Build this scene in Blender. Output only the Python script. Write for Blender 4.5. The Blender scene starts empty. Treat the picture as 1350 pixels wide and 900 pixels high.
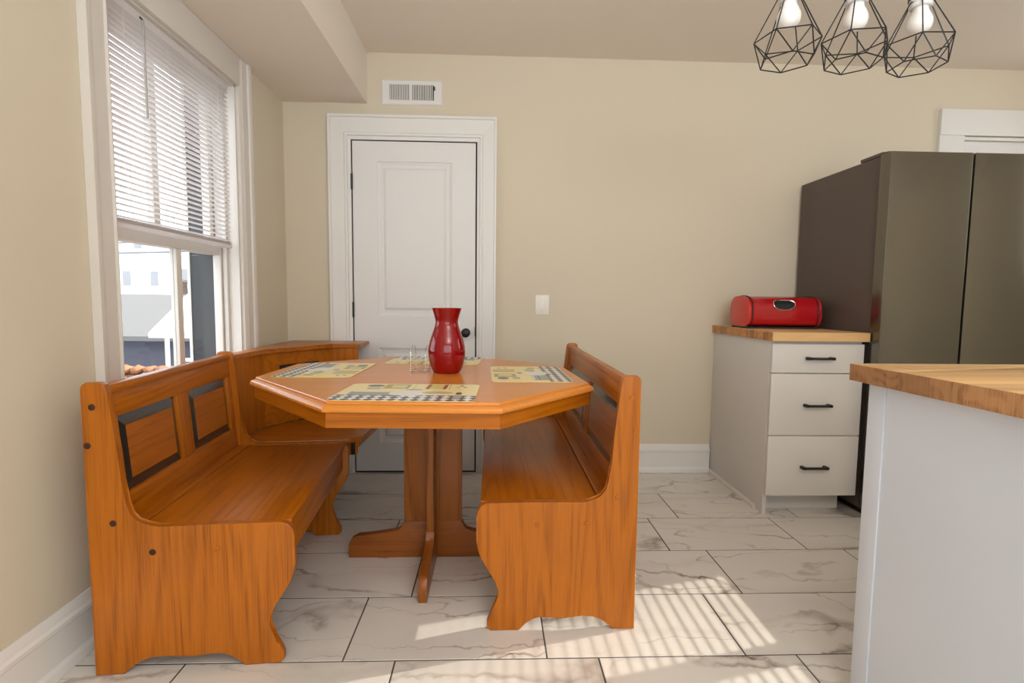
import bpy, bmesh, math, random
from mathutils import Vector, Matrix
PI = math.pi
random.seed(7)
SC = bpy.context.scene
COL = SC.collection

# ------------------------------------------------------------------ camera
cam_data = bpy.data.cameras.new('camera')
cam = bpy.data.objects.new('camera', cam_data)
COL.objects.link(cam)
R_ = Vector((0.99927711, -0.03657071, 0.01038456))
U_ = Vector((-0.00742745, 0.08008689, 0.99676021))
F_ = Vector((0.0372839, 0.9961168, -0.07975737))
m = Matrix(((R_.x, U_.x, -F_.x, 0), (R_.y, U_.y, -F_.y, 0), (R_.z, U_.z, -F_.z, 1.06872), (0, 0, 0, 1)))
cam.matrix_world = m
cam_data.sensor_width = 36
cam_data.lens = 687.84 / 1350 * 36
cam_data.clip_start = 0.02
SC.camera = cam

# ------------------------------------------------------------------ world, sun, fill lights, exposure
world = bpy.data.worlds.new('world')
SC.world = world
world.use_nodes = True
bg = world.node_tree.nodes['Background']
bg.inputs[0].default_value = (0.84, 0.92, 1.0, 1)
bg.inputs[1].default_value = 2.5

sun_data = bpy.data.lights.new('sun', 'SUN')
sun_data.energy = 9.0
sun_data.angle = 0.005
sun_data.color = (1.0, 0.93, 0.80)
sun = bpy.data.objects.new('sun', sun_data)
COL.objects.link(sun)
ELEV = math.radians(24)
sd = Vector((-0.970 * math.cos(ELEV), -0.243 * math.cos(ELEV), -math.sin(ELEV)))
sun.rotation_euler = sd.to_track_quat('-Z', 'Y').to_euler()

def area(name, loc, direction, sx, sy, power, color):
    d = bpy.data.lights.new(name, 'AREA')
    d.shape = 'RECTANGLE'; d.size = sx; d.size_y = sy
    d.energy = power; d.color = color
    o = bpy.data.objects.new(name, d)
    COL.objects.link(o)
    o.location = loc
    o.rotation_euler = Vector(direction).to_track_quat('-Z', 'Y').to_euler()
    return o
# unseen area lights added behind the camera as fill
area('rear_fill', (1.3, -2.2, 1.5), (0, 1, 0.1), 2.6, 1.6, 27, (0.84, 0.92, 1.0))
area('rear_fill', (-0.6, -2.2, 1.5), (0.1, 1, 0.1), 0.9, 1.6, 10, (0.76, 0.88, 1.0))
area('ceiling_fill', (0.9, -0.9, 1.75), (0, 0.25, 1), 0.6, 0.6, 60, (0.88, 0.92, 1.0))  # added upward fill to brighten the ceiling; has no lamp body

SC.view_settings.view_transform = 'Standard'
SC.view_settings.look = 'None'
SC.view_settings.exposure = 0.50
SC.view_settings.gamma = 1.0
SC.view_settings.use_curve_mapping = False

# ------------------------------------------------------------------ materials
def srgb(r, g, b):
    f = lambda c: (c / 255 / 12.92) if c <= 10 else ((c / 255 + 0.055) / 1.055) ** 2.4
    return (f(r), f(g), f(b), 1)

def new_mat(name):
    mt = bpy.data.materials.new(name)
    mt.use_nodes = True
    nt = mt.node_tree
    return mt, nt, nt.nodes['Principled BSDF']

def nd(nt, typ, **kw):
    n = nt.nodes.new(typ)
    for k, v in kw.items():
        if k.startswith('in_'):
            key = k[3:]
            key = int(key) if key.isdigit() else key.replace('_', ' ')
            n.inputs[key].default_value = v
        else:
            setattr(n, k, v)
    return n

def paint(name, col, rough=0.6, bump=0.0, bscale=200, var=0.0, spec=0.5, coat=0.0):
    mt, nt, p = new_mat(name)
    p.inputs['Base Color'].default_value = col
    p.inputs['Roughness'].default_value = rough
    p.inputs['Specular IOR Level'].default_value = spec
    p.inputs['Coat Weight'].default_value = coat
    tc = nd(nt, 'ShaderNodeTexCoord')
    if bump > 0:
        n = nd(nt, 'ShaderNodeTexNoise', in_Scale=bscale, in_Detail=3.0)
        nt.links.new(tc.outputs['Object'], n.inputs['Vector'])
        b = nd(nt, 'ShaderNodeBump', in_Strength=bump, in_Distance=0.002)
        nt.links.new(n.outputs[0], b.inputs['Height'])
        nt.links.new(b.outputs[0], p.inputs['Normal'])
    if var > 0:
        n2 = nd(nt, 'ShaderNodeTexNoise', in_Scale=2.2, in_Detail=4.0)
        nt.links.new(tc.outputs['Object'], n2.inputs['Vector'])
        mx = nd(nt, 'ShaderNodeMix', data_type='RGBA')
        mx.inputs[6].default_value = col
        mx.inputs[7].default_value = (col[0] * (1 - var), col[1] * (1 - var), col[2] * (1 - var), 1)
        nt.links.new(n2.outputs[0], mx.inputs[0])
        nt.links.new(mx.outputs[2], p.inputs['Base Color'])
    return mt

def wood(name, axis, light, dark, rough=0.32, contour=9.0, across=9.0, along=0.55, coat=0.08, planks=None, depthmix=0.72):
    """honey oak: cathedral contours plus fine pores, running along one axis of the object"""
    mt, nt, p = new_mat(name)
    L = nt.links.new
    tc = nd(nt, 'ShaderNodeTexCoord')
    oi = nd(nt, 'ShaderNodeObjectInfo')
    rnd = nd(nt, 'ShaderNodeVectorMath', operation='SCALE')
    cmb = nd(nt, 'ShaderNodeCombineXYZ')
    for k in range(3):
        L(oi.outputs['Random'], cmb.inputs[k])
    L(cmb.outputs[0], rnd.inputs[0]); rnd.inputs['Scale'].default_value = 37.0
    add = nd(nt, 'ShaderNodeVectorMath', operation='ADD')
    L(tc.outputs['Object'], add.inputs[0]); L(rnd.outputs[0], add.inputs[1])
    src = add.outputs[0]
    tone = None
    if planks:   # butcher block: staves of a given width across the grain, each with its own offset and tone
        w, cross = planks
        sep = nd(nt, 'ShaderNodeSeparateXYZ'); L(tc.outputs['Object'], sep.inputs[0])
        dv = nd(nt, 'ShaderNodeMath', operation='DIVIDE'); L(sep.outputs[cross], dv.inputs[0]); dv.inputs[1].default_value = w
        fl = nd(nt, 'ShaderNodeMath', operation='FLOOR'); L(dv.outputs[0], fl.inputs[0])
        wn = nd(nt, 'ShaderNodeTexWhiteNoise', noise_dimensions='1D'); L(fl.outputs[0], wn.inputs['W'])
        sc2 = nd(nt, 'ShaderNodeVectorMath', operation='SCALE'); L(wn.outputs['Color'], sc2.inputs[0]); sc2.inputs['Scale'].default_value = 9.0
        ad2 = nd(nt, 'ShaderNodeVectorMath', operation='ADD'); L(src, ad2.inputs[0]); L(sc2.outputs[0], ad2.inputs[1])
        src = ad2.outputs[0]; tone = wn.outputs['Value']
    mp = nd(nt, 'ShaderNodeMapping')
    s = [across, across, across]; s[axis] = along
    mp.inputs['Scale'].default_value = s
    L(src, mp.inputs[0])
    n = nd(nt, 'ShaderNodeTexNoise', in_Scale=1.0, in_Detail=1.5, in_Roughness=0.45)
    L(mp.outputs[0], n.inputs['Vector'])
    mul = nd(nt, 'ShaderNodeMath', operation='MULTIPLY', in_1=contour * 2 * PI); L(n.outputs[0], mul.inputs[0])
    sn = nd(nt, 'ShaderNodeMath', operation='SINE'); L(mul.outputs[0], sn.inputs[0])
    mr = nd(nt, 'ShaderNodeMapRange', in_1=-0.2, in_2=1.0, in_3=0.0, in_4=1.0); L(sn.outputs[0], mr.inputs[0])
    mp2 = nd(nt, 'ShaderNodeMapping')
    s2 = [420, 420, 420]; s2[axis] = 7
    mp2.inputs['Scale'].default_value = s2
    L(src, mp2.inputs[0])
    n2 = nd(nt, 'ShaderNodeTexNoise', in_Scale=1.0, in_Detail=2.0); L(mp2.outputs[0], n2.inputs['Vector'])
    mr2 = nd(nt, 'ShaderNodeMapRange', in_1=0.42, in_2=0.72, in_3=0.0, in_4=1.0); L(n2.outputs[0], mr2.inputs[0])
    m1 = nd(nt, 'ShaderNodeMath', operation='MULTIPLY_ADD', in_1=0.45, in_2=0.25); L(mr2.outputs[0], m1.inputs[0])
    m2 = nd(nt, 'ShaderNodeMath', operation='MULTIPLY'); L(mr.outputs[0], m2.inputs[0]); L(m1.outputs[0], m2.inputs[1])
    m3 = nd(nt, 'ShaderNodeMath', operation='MULTIPLY_ADD', in_1=0.42); L(mr2.outputs[0], m3.inputs[0]); L(m2.outputs[0], m3.inputs[2])
    m4 = nd(nt, 'ShaderNodeMath', operation='MULTIPLY', in_1=depthmix, use_clamp=True); L(m3.outputs[0], m4.inputs[0])
    mx = nd(nt, 'ShaderNodeMix', data_type='RGBA')
    mx.inputs[6].default_value = light; mx.inputs[7].default_value = dark
    L(m4.outputs[0], mx.inputs[0])
    out = mx.outputs[2]
    n3 = nd(nt, 'ShaderNodeTexNoise', in_Scale=3.0, in_Detail=2.0); L(src, n3.inputs['Vector'])
    hs = nd(nt, 'ShaderNodeHueSaturation')
    vr = nd(nt, 'ShaderNodeMapRange', in_1=0.0, in_2=1.0, in_3=0.62 if planks else 0.86, in_4=1.22 if planks else 1.12)
    L(tone if tone else n3.outputs[0], vr.inputs[0]); L(vr.outputs[0], hs.inputs['Value'])
    L(out, hs.inputs['Color']); L(hs.outputs[0], p.inputs['Base Color'])
    p.inputs['Roughness'].default_value = rough
    p.inputs['Coat Weight'].default_value = coat
    p.inputs['Coat Roughness'].default_value = 0.15
    p.inputs['Specular IOR Level'].default_value = 0.35
    b = nd(nt, 'ShaderNodeBump', in_Strength=0.18, in_Distance=0.001, invert=True)
    L(m4.outputs[0], b.inputs['Height']); L(b.outputs[0], p.inputs['Normal'])
    return mt

OAK_L = srgb(184, 104, 12); OAK_D = srgb(120, 58, 4)
oak_x = wood('honey_oak_grain_across', 0, OAK_L, OAK_D)
oak_y = wood('honey_oak_grain_lengthwise', 1, OAK_L, OAK_D)
oak_z = wood('honey_oak_grain_upright', 2, OAK_L, OAK_D)
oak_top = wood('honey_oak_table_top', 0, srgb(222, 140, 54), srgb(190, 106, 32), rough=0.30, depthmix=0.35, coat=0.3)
oak_dz = wood('honey_oak_shaded_pedestal_upright', 2, srgb(156, 90, 28), srgb(66, 32, 8), depthmix=0.7)  # darker copies of the oak: shade under the table put into the colour
oak_dx = wood('honey_oak_shaded_pedestal_foot', 0, srgb(150, 84, 28), srgb(84, 42, 10), depthmix=0.7)
oak_dy = wood('honey_oak_shaded_pedestal_foot_lengthwise', 1, srgb(150, 84, 28), srgb(84, 42, 10), depthmix=0.7)
butcher_x = wood('butcher_block_staves', 0, srgb(232, 190, 134), srgb(192, 138, 84), rough=0.4, coat=0.1, planks=(0.042, 1), depthmix=0.5, contour=5)
end_grain = wood('butcher_block_end_grain', 2, srgb(204, 152, 104), srgb(120, 74, 42), rough=0.5, coat=0.05, planks=(0.085, 1), across=9, along=9, contour=7, depthmix=0.75)
end_grain_small = wood('cabinet_top_end_grain', 2, srgb(204, 146, 88), srgb(110, 66, 36), rough=0.5, coat=0.05, planks=(0.045, 1), across=34, along=34, contour=3, depthmix=0.75)

wall_mat = paint('cream_wall_paint', srgb(218, 207, 185), 0.75, 0.12, 260)
ceil_mat = paint('ceiling_paint', srgb(236, 226, 212), 0.85, 0.15, 200)
trim_mat = paint('white_trim_paint', srgb(232, 230, 226), 0.38, 0.05, 60)
trim_old = paint('old_white_window_paint', srgb(226, 220, 212), 0.42, 0.1, 60, var=0.08)
door_mat = paint('white_door_paint', srgb(230, 228, 226), 0.42, 0.05, 180)
cab_mat = paint('white_cabinet_lacquer', srgb(220, 215, 210), 0.45)
island_mat = paint('cool_white_island_paint', srgb(220, 228, 240), 0.5, 0.04, 200)
black_mat = paint('matt_black_metal', srgb(22, 22, 24), 0.45)
black_wire = paint('black_cage_wire', srgb(20, 20, 22), 0.4)
black_paint = paint('black_bevel_paint', srgb(46, 42, 40), 0.22, coat=0.3)
hole_mat = paint('dark_screw_hole', srgb(60, 28, 14), 0.8)
grout_mat = paint('dark_grey_grout', srgb(74, 70, 66), 0.9, 0.3, 500)
dark_void = paint('dark_duct_and_gap', srgb(18, 17, 16), 0.9)
vinyl_blind = paint('white_blind_vinyl', srgb(244, 240, 238), 0.4)
_nt = vinyl_blind.node_tree; _tr = _nt.nodes.new('ShaderNodeBsdfTranslucent'); _tr.inputs[0].default_value = srgb(246, 242, 240)
_mx = _nt.nodes.new('ShaderNodeMixShader'); _mx.inputs[0].default_value = 0.6
_nt.links.new(_nt.nodes['Principled BSDF'].outputs[0], _mx.inputs[1]); _nt.links.new(_tr.outputs[0], _mx.inputs[2])
_nt.links.new(_mx.outputs[0], _nt.nodes['Material Output'].inputs[0])
switch_mat = paint('white_switch_plastic', srgb(238, 232, 222), 0.3)
bulb_mat = paint('frosted_bulb_glass', srgb(236, 234, 230), 0.35, coat=0.3)
bulb_base = paint('bulb_collar_plastic', srgb(214, 214, 214), 0.4)
mat_side = paint('dark_umber_fridge_side', srgb(88, 76, 70), 0.5, 0.08, 700)
ext_white = paint('exterior_white_siding', srgb(236, 234, 230), 0.7)
ext_grey = paint('exterior_grey_shingles', srgb(108, 106, 104), 0.8, 0.3, 30)
ext_blue = paint('exterior_blue_grey_wall', srgb(74, 80, 94), 0.8)
ext_dark = paint('exterior_dark_grey_shutter', srgb(58, 62, 66), 0.7, 0.4, 60, var=0.35)
ext_rock = paint('exterior_sandstone', srgb(150, 104, 72), 0.9, 0.5, 30, var=0.4)
ext_bush = paint('exterior_bare_shrub', srgb(120, 100, 90), 0.9, 0.8, 40, var=0.4)
ext_ground = paint('exterior_ground', srgb(150, 150, 148), 0.9, 0.4, 5, var=0.3)
ext_glass = paint('exterior_window_pane', srgb(150, 152, 156), 0.2)

def glassy():
    mt, nt, p = new_mat('clear_window_glass')
    out = nt.nodes['Material Output']
    tr = nd(nt, 'ShaderNodeBsdfTransparent'); gl = nd(nt, 'ShaderNodeBsdfGlossy', in_Roughness=0.02)
    mx = nd(nt, 'ShaderNodeMixShader', in_0=0.05)
    nt.links.new(tr.outputs[0], mx.inputs[1]); nt.links.new(gl.outputs[0], mx.inputs[2])
    nt.links.new(mx.outputs[0], out.inputs[0]); nt.nodes.remove(p)
    return mt
glass_mat = glassy()

def red_gloss(name, col, rough=0.06):
    mt, nt, p = new_mat(name)
    p.inputs['Base Color'].default_value = col
    p.inputs['Roughness'].default_value = rough
    p.inputs['Coat Weight'].default_value = 0.15
    p.inputs['Coat Roughness'].default_value = 0.03
    return mt
vase_red = red_gloss('deep_red_glass', srgb(142, 0, 12), 0.04)
box_red = red_gloss('red_enamel', srgb(176, 12, 22), 0.22)
box_cap = red_gloss('red_enamel_end_cap', srgb(206, 46, 40), 0.3)

def metal(name, col, rough, aniso=0.0):
    mt, nt, p = new_mat(name)
    p.inputs['Base Color'].default_value = col
    p.inputs['Metallic'].default_value = 1.0
    p.inputs['Roughness'].default_value = rough
    return mt
chrome = metal('polished_chrome', srgb(210, 208, 204), 0.12)
def steel():
    mt, nt, p = new_mat('brushed_stainless_steel')
    L = nt.links.new
    tc = nd(nt, 'ShaderNodeTexCoord'); mp = nd(nt, 'ShaderNodeMapping'); mp.inputs['Scale'].default_value = (30, 30, 1.2)
    L(tc.outputs['Object'], mp.inputs[0])
    n = nd(nt, 'ShaderNodeTexNoise', in_Scale=1.0, in_Detail=2.0); L(mp.outputs[0], n.inputs['Vector'])
    p.inputs['Base Color'].default_value = srgb(120, 116, 106)
    p.inputs['Metallic'].default_value = 0.9
    mr = nd(nt, 'ShaderNodeMapRange', in_1=0.3, in_2=0.7, in_3=0.20, in_4=0.26); L(n.outputs[0], mr.inputs[0]); L(mr.outputs[0], p.inputs['Roughness'])
    return mt
steel_mat = steel()

def marble():
    mt, nt, p = new_mat('marble_look_porcelain')
    L = nt.links.new
    tc = nd(nt, 'ShaderNodeTexCoord'); oi = nd(nt, 'ShaderNodeObjectInfo')
    geo = nd(nt, 'ShaderNodeVectorMath', operation='ADD')
    wn = nd(nt, 'ShaderNodeTexWhiteNoise', noise_dimensions='1D'); L(oi.outputs['Random'], wn.inputs['W'])
    sc = nd(nt, 'ShaderNodeVectorMath', operation='SCALE'); sc.inputs['Scale'].default_value = 23.0
    L(wn.outputs['Color'], sc.inputs[0])
    L(tc.outputs['Object'], geo.inputs[0]); L(sc.outputs[0], geo.inputs[1])
    # domain warp
    n0 = nd(nt, 'ShaderNodeTexNoise', in_Scale=2.2, in_Detail=5.0, in_Roughness=0.6)
    L(geo.outputs[0], n0.inputs['Vector'])
    s0 = nd(nt, 'ShaderNodeVectorMath', operation='SCALE'); s0.inputs['Scale'].default_value = 0.30; L(n0.outputs['Color'], s0.inputs[0])
    a0 = nd(nt, 'ShaderNodeVectorMath', operation='ADD'); L(geo.outputs[0], a0.inputs[0]); L(s0.outputs[0], a0.inputs[1])
    mp = nd(nt, 'ShaderNodeMapping'); mp.inputs['Rotation'].default_value = (0, 0, -0.35); mp.inputs['Scale'].default_value = (0.6, 2.6, 1)
    L(a0.outputs[0], mp.inputs[0])
    def vein(scale, width, seed):
        v = nd(nt, 'ShaderNodeTexNoise', in_Scale=scale, in_Detail=0.6)
        off = nd(nt, 'ShaderNodeVectorMath', operation='ADD'); off.inputs[1].default_value = (seed, seed * 1.7, 0)
        L(mp.outputs[0], off.inputs[0]); L(off.outputs[0], v.inputs['Vector'])
        sb = nd(nt, 'ShaderNodeMath', operation='SUBTRACT', in_1=0.5); L(v.outputs[0], sb.inputs[0])
        ab = nd(nt, 'ShaderNodeMath', operation='ABSOLUTE'); L(sb.outputs[0], ab.inputs[0])
        r = nd(nt, 'ShaderNodeMapRange', in_1=0.0, in_2=width, in_3=1.0, in_4=0.0); L(ab.outputs[0], r.inputs[0])
        return r.outputs[0]
    v1 = vein(1.5, 0.022, 0); v2 = vein(3.1, 0.014, 5.3); v3 = vein(1.3, 0.07, 11.0)
    # veins fade in and out
    nf = nd(nt, 'ShaderNodeTexNoise', in_Scale=4.5, in_Detail=2.0); L(geo.outputs[0], nf.inputs['Vector'])
    fr = nd(nt, 'ShaderNodeMapRange', in_1=0.36, in_2=0.60, in_3=0.12, in_4=1.0); L(nf.outputs[0], fr.inputs[0])
    def mul(a, b):
        q = nd(nt, 'ShaderNodeMath', operation='MULTIPLY'); L(a, q.inputs[0])
        if isinstance(b, float): q.inputs[1].default_value = b
        else: L(b, q.inputs[1])
        return q.outputs[0]
    def addn(a, b):
        q = nd(nt, 'ShaderNodeMath', operation='ADD', use_clamp=True); L(a, q.inputs[0]); L(b, q.inputs[1]); return q.outputs[0]
    tot = addn(addn(mul(mul(v1, fr.outputs[0]), 0.72), mul(mul(v2, fr.outputs[0]), 0.5)), mul(v3, 0.10))
    mx = nd(nt, 'ShaderNodeMix', data_type='RGBA')
    mx.inputs[6].default_value = srgb(222, 217, 210); mx.inputs[7].default_value = srgb(128, 108, 96)
    L(tot, mx.inputs[0]); L(mx.outputs[2], p.inputs['Base Color'])
    p.inputs['Roughness'].default_value = 0.24
    return mt
marble_mat = marble()

def placemat_face():
    """flat print: cream field with kitchen shapes, a band of black and white checks along one long edge (object X = length, Y = depth, checks at low Y)"""
    mt, nt, p = new_mat('printed_placemat')
    L = nt.links.new
    tc = nd(nt, 'ShaderNodeTexCoord'); sep = nd(nt, 'ShaderNodeSeparateXYZ'); L(tc.outputs['Object'], sep.inputs[0])
    X, Y = sep.outputs[0], sep.outputs[1]
    def M(op, a, b=None, c=None):
        q = nd(nt, 'ShaderNodeMath', operation=op)
        for i, v in enumerate((a, b, c)):
            if v is None: continue
            if isinstance(v, (int, float)): q.inputs[i].default_value = v
            else: L(v, q.inputs[i])
        return q.outputs[0]
    def box(cx, cy, hx, hy):
        dx = M('LESS_THAN', M('ABSOLUTE', M('SUBTRACT', X, cx)), hx)
        dy = M('LESS_THAN', M('ABSOLUTE', M('SUBTRACT', Y, cy)), hy)
        return M('MULTIPLY', dx, dy)
    def ell(cx, cy, hx, hy):
        a = M('DIVIDE', M('SUBTRACT', X, cx), hx); b = M('DIVIDE', M('SUBTRACT', Y, cy), hy)
        return M('LESS_THAN', M('ADD', M('MULTIPLY', a, a), M('MULTIPLY', b, b)), 1.0)
    col = None
    def over(mask, c):
        nonlocal col
        mx = nd(nt, 'ShaderNodeMix', data_type='RGBA'); L(mask, mx.inputs[0])
        if isinstance(col, tuple): mx.inputs[6].default_value = col
        else: L(col, mx.inputs[6])
        mx.inputs[7].default_value = c
        col = mx.outputs[2]
    col = srgb(244, 226, 166)
    g = srgb(98, 104, 106); wht = srgb(236, 234, 228); olv = srgb(176, 160, 96); drk = srgb(60, 58, 56); ltg = srgb(172, 176, 172)
    red = srgb(150, 90, 60)
    # checker band (rows of diamonds)
    ck = nd(nt, 'ShaderNodeTexChecker'); ck.inputs['Scale'].default_value = 1.0
    mp = nd(nt, 'ShaderNodeMapping'); mp.inputs['Rotation'].default_value = (0, 0, PI / 4); mp.inputs['Scale'].default_value = (42, 42, 0)
    mp.inputs['Location'].default_value = (0.3, 0.3, 0.5)
    L(tc.outputs['Object'], mp.inputs[0]); L(mp.outputs[0], ck.inputs['Vector'])
    over(ell(-0.13, 0.105, 0.028, 0.022), g); over(box(-0.125, 0.055, 0.022, 0.014), ltg)
    over(box(-0.055, 0.095, 0.040, 0.042), olv); over(box(-0.05, 0.095, 0.024, 0.026), srgb(228, 214, 150))
    over(box(0.075, 0.095, 0.034, 0.045), red); over(box(0.075, 0.095, 0.022, 0.045), srgb(220, 206, 130))
    over(box(0.002, 0.07, 0.001, 0.07), olv); over(box(-0.098, 0.095, 0.0015, 0.045), olv); over(box(0.118, 0.095, 0.0015, 0.045), olv)
    over(ell(0.155, 0.112, 0.007, 0.009), drk); over(ell(0.145, 0.085, 0.006, 0.007), olv); over(ell(0.168, 0.088, 0.006, 0.007), g)
    band = M('LESS_THAN', Y, -0.062)
    ckc = nd(nt, 'ShaderNodeMix', data_type='RGBA'); L(ck.outputs['Fac'], ckc.inputs[0]); ckc.inputs[6].default_value = drk; ckc.inputs[7].default_value = srgb(244, 242, 238)
    mxb = nd(nt, 'ShaderNodeMix', data_type='RGBA'); L(band, mxb.inputs[0]); L(col, mxb.inputs[6]); L(ckc.outputs[2], mxb.inputs[7]); col = mxb.outputs[2]
    over(box(-0.11, -0.035, 0.07, 0.03), srgb(160, 168, 160)); over(box(-0.11, -0.03, 0.066, 0.003), g); over(box(-0.11, -0.01, 0.06, 0.003), wht)
    over(ell(0.005, -0.03, 0.062, 0.045), wht); over(ell(0.01, 0.035, 0.028, 0.011), ltg); over(ell(-0.03, -0.075, 0.02, 0.01), g)
    over(ell(0.09, -0.015, 0.048, 0.022), srgb(196, 186, 134)); over(ell(0.09, -0.045, 0.02, 0.015), wht)
    over(box(0.158, -0.085, 0.009, 0.035), ltg); over(ell(0.158, -0.025, 0.010, 0.02), srgb(96, 82, 70))
    L(col, p.inputs['Base Color']); p.inputs['Roughness'].default_value = 0.35
    return mt
placemat_mat = placemat_face()
cork_edge = paint('placemat_edge', srgb(220, 196, 130), 0.6)

# ------------------------------------------------------------------ mesh helpers
def box_bm(bm, x0, x1, y0, y1, z0, z1, bev=0.0, seg=2):
    vs = [bm.verts.new(c) for c in ((x0, y0, z0), (x1, y0, z0), (x1, y1, z0), (x0, y1, z0), (x0, y0, z1), (x1, y0, z1), (x1, y1, z1), (x0, y1, z1))]
    fs = [bm.faces.new([vs[i] for i in f]) for f in ((3, 2, 1, 0), (4, 5, 6, 7), (0, 1, 5, 4), (1, 2, 6, 5), (2, 3, 7, 6), (3, 0, 4, 7))]
    if bev > 0:
        es = list({e for f in fs for e in f.edges})
        bmesh.ops.bevel(bm, geom=es, offset=bev, segments=seg, profile=0.6, affect='EDGES')
    return vs

def prism_bm(bm, poly, f0, f1, bev=0.0, seg=2):
    """poly: list of 2-D points; f0, f1: functions (a,b)->3-D for the two caps"""
    a = [bm.verts.new(f0(*p)) for p in poly]; b = [bm.verts.new(f1(*p)) for p in poly]
    n = len(poly)
    f_a = bm.faces.new(a[::-1]); f_b = bm.faces.new(b)
    for i in range(n):
        bm.faces.new((a[i], a[(i + 1) % n], b[(i + 1) % n], b[i]))
    if bev > 0:
        es = list(set(f_a.edges) | set(f_b.edges))
        bmesh.ops.bevel(bm, geom=es, offset=bev, segments=seg, profile=0.6, affect='EDGES')

def lathe_bm(bm, prof, cx=0, cy=0, n=48, close_ends=True):
    rings = []
    for r, z in prof:
        rings.append([bm.verts.new((cx + r * math.cos(2 * PI * k / n), cy + r * math.sin(2 * PI * k / n), z)) for k in range(n)])
    for a, b in zip(rings, rings[1:]):
        for k in range(n):
            bm.faces.new((a[k], a[(k + 1) % n], b[(k + 1) % n], b[k]))
    if close_ends:
        bm.faces.new(rings[0][::-1]); bm.faces.new(rings[-1])

def tube_bm(bm, pts, r, n=8, closed=False):
    pts = [Vector(p) for p in pts]
    N = len(pts); rings = []
    prev = None
    for i, p in enumerate(pts):
        if closed:
            t = (pts[(i + 1) % N] - pts[i - 1]).normalized()
        else:
            t = (pts[min(i + 1, N - 1)] - pts[max(i - 1, 0)]).normalized()
        if prev is None:
            ref = Vector((0, 0, 1)) if abs(t.z) < 0.9 else Vector((1, 0, 0))
            u = t.cross(ref).normalized()
        else:
            u = (prev - t * prev.dot(t)).normalized()
        prev = u
        v = t.cross(u)
        rings.append([bm.verts.new(p + (u * math.cos(2 * PI * k / n) + v * math.sin(2 * PI * k / n)) * r) for k in range(n)])
    for i in range(N if closed else N - 1):
        a, b = rings[i], rings[(i + 1) % N]
        for k in range(n):
            bm.faces.new((a[k], a[(k + 1) % n], b[(k + 1) % n], b[k]))
    if not closed:
        bm.faces.new(rings[0][::-1]); bm.faces.new(rings[-1])

def obj(name, bm, mat, parent=None, smooth=False, label=None, angle=35):
    bmesh.ops.recalc_face_normals(bm, faces=bm.faces)
    me = bpy.data.meshes.new(name)
    bm.to_mesh(me); bm.free()
    mats = mat if isinstance(mat, (list, tuple)) else [mat]
    for q in mats: me.materials.append(q)
    if smooth:
        for p in me.polygons: p.use_smooth = True
        try: me.set_sharp_from_angle(angle=math.radians(angle))
        except Exception: pass
    o = bpy.data.objects.new(name, me)
    COL.objects.link(o)
    if parent: o.parent = parent
    if label: o['label'] = label
    return o

def tag(o, label, cat, group=None):
    o['label'] = label; o['category'] = cat
    if group: o['group'] = group
    return o
def struct(o, label=None, cat=None):
    o['kind'] = 'structure'
    if label: o['label'] = label
    if cat: o['category'] = cat
    return o
def thing(name, label, cat, loc=(0, 0, 0), rz=0, group=None):
    o = bpy.data.objects.new(name, None); COL.objects.link(o)
    o.location = loc; o.rotation_euler = (0, 0, rz); o.empty_display_size = 0.1
    return tag(o, label, cat, group)
def B(name, mat, parent, x0, x1, y0, y1, z0, z1, bev=0.0, label=None, seg=2):
    bm = bmesh.new(); box_bm(bm, min(x0, x1), max(x0, x1), min(y0, y1), max(y0, y1), z0, z1, bev, seg)
    return obj(name, bm, mat, parent, smooth=bev > 0, label=label)

WY = 3.18      # back wall
WX = -1.23     # left wall
RX = 3.60      # right wall
RY = -2.40     # rear wall
CZ = 2.49

# ------------------------------------------------------------------ floor: grout bed and tiles
bm = bmesh.new(); box_bm(bm, WX - 0.2, RX + 0.2, RY - 0.2, WY + 0.2, -0.12, -0.0012)
floor = struct(obj('floor', bm, grout_mat), 'floor of large marble look porcelain tiles with dark grout', 'floor')
TW, TL, GR = 0.33245, 0.6067, 0.0042
rowy = [(2.807 - TW * k) for k in range(-2, 17)]
def tile_mesh(w, d):
    bm = bmesh.new(); box_bm(bm, -w / 2, w / 2, -d / 2, d / 2, -0.008, 0.0, 0.0)
    es = [e for e in bm.edges if all(v.co.z > -0.001 for v in e.verts)]
    bmesh.ops.bevel(bm, geom=es, offset=0.0012, segments=1, affect='EDGES')
    bmesh.ops.recalc_face_normals(bm, faces=bm.faces)
    me = bpy.data.meshes.new('tile'); bm.to_mesh(me); bm.free(); me.materials.append(marble_mat)
    return me
tcache = {}
offs = {1: 0.928, 2: 0.771, 3: 0.928, 4: 0.777, 5: 0.932}
for k in range(len(rowy) - 1):
    y1, y0 = rowy[k], rowy[k + 1]
    idx = k - 1      # row 1 spans 2.807 .. 2.474
    off = offs.get(idx, 0.928 if idx % 2 else 0.775)
    y1c, y0c = min(y1, WY), max(y0, RY)
    if y1c - y0c < 0.03: continue
    i0 = math.floor((WX - off) / TL)
    for i in range(i0, i0 + 10):
        x0, x1 = off + i * TL, off + (i + 1) * TL
        x0, x1 = max(x0, WX + 0.002), min(x1, RX)
        if x1 - x0 < 0.02: continue
        w, d = round(x1 - x0 - GR, 4), round(y1c - y0c - GR, 4)
        if (w, d) not in tcache: tcache[(w, d)] = tile_mesh(w, d)
        o = bpy.data.objects.new('tile', tcache[(w, d)])
        COL.objects.link(o); o.parent = floor
        o.location = ((x0 + x1) / 2, (y0c + y1c) / 2, random.uniform(-0.0003, 0.0003) - 0.0003)

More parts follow.
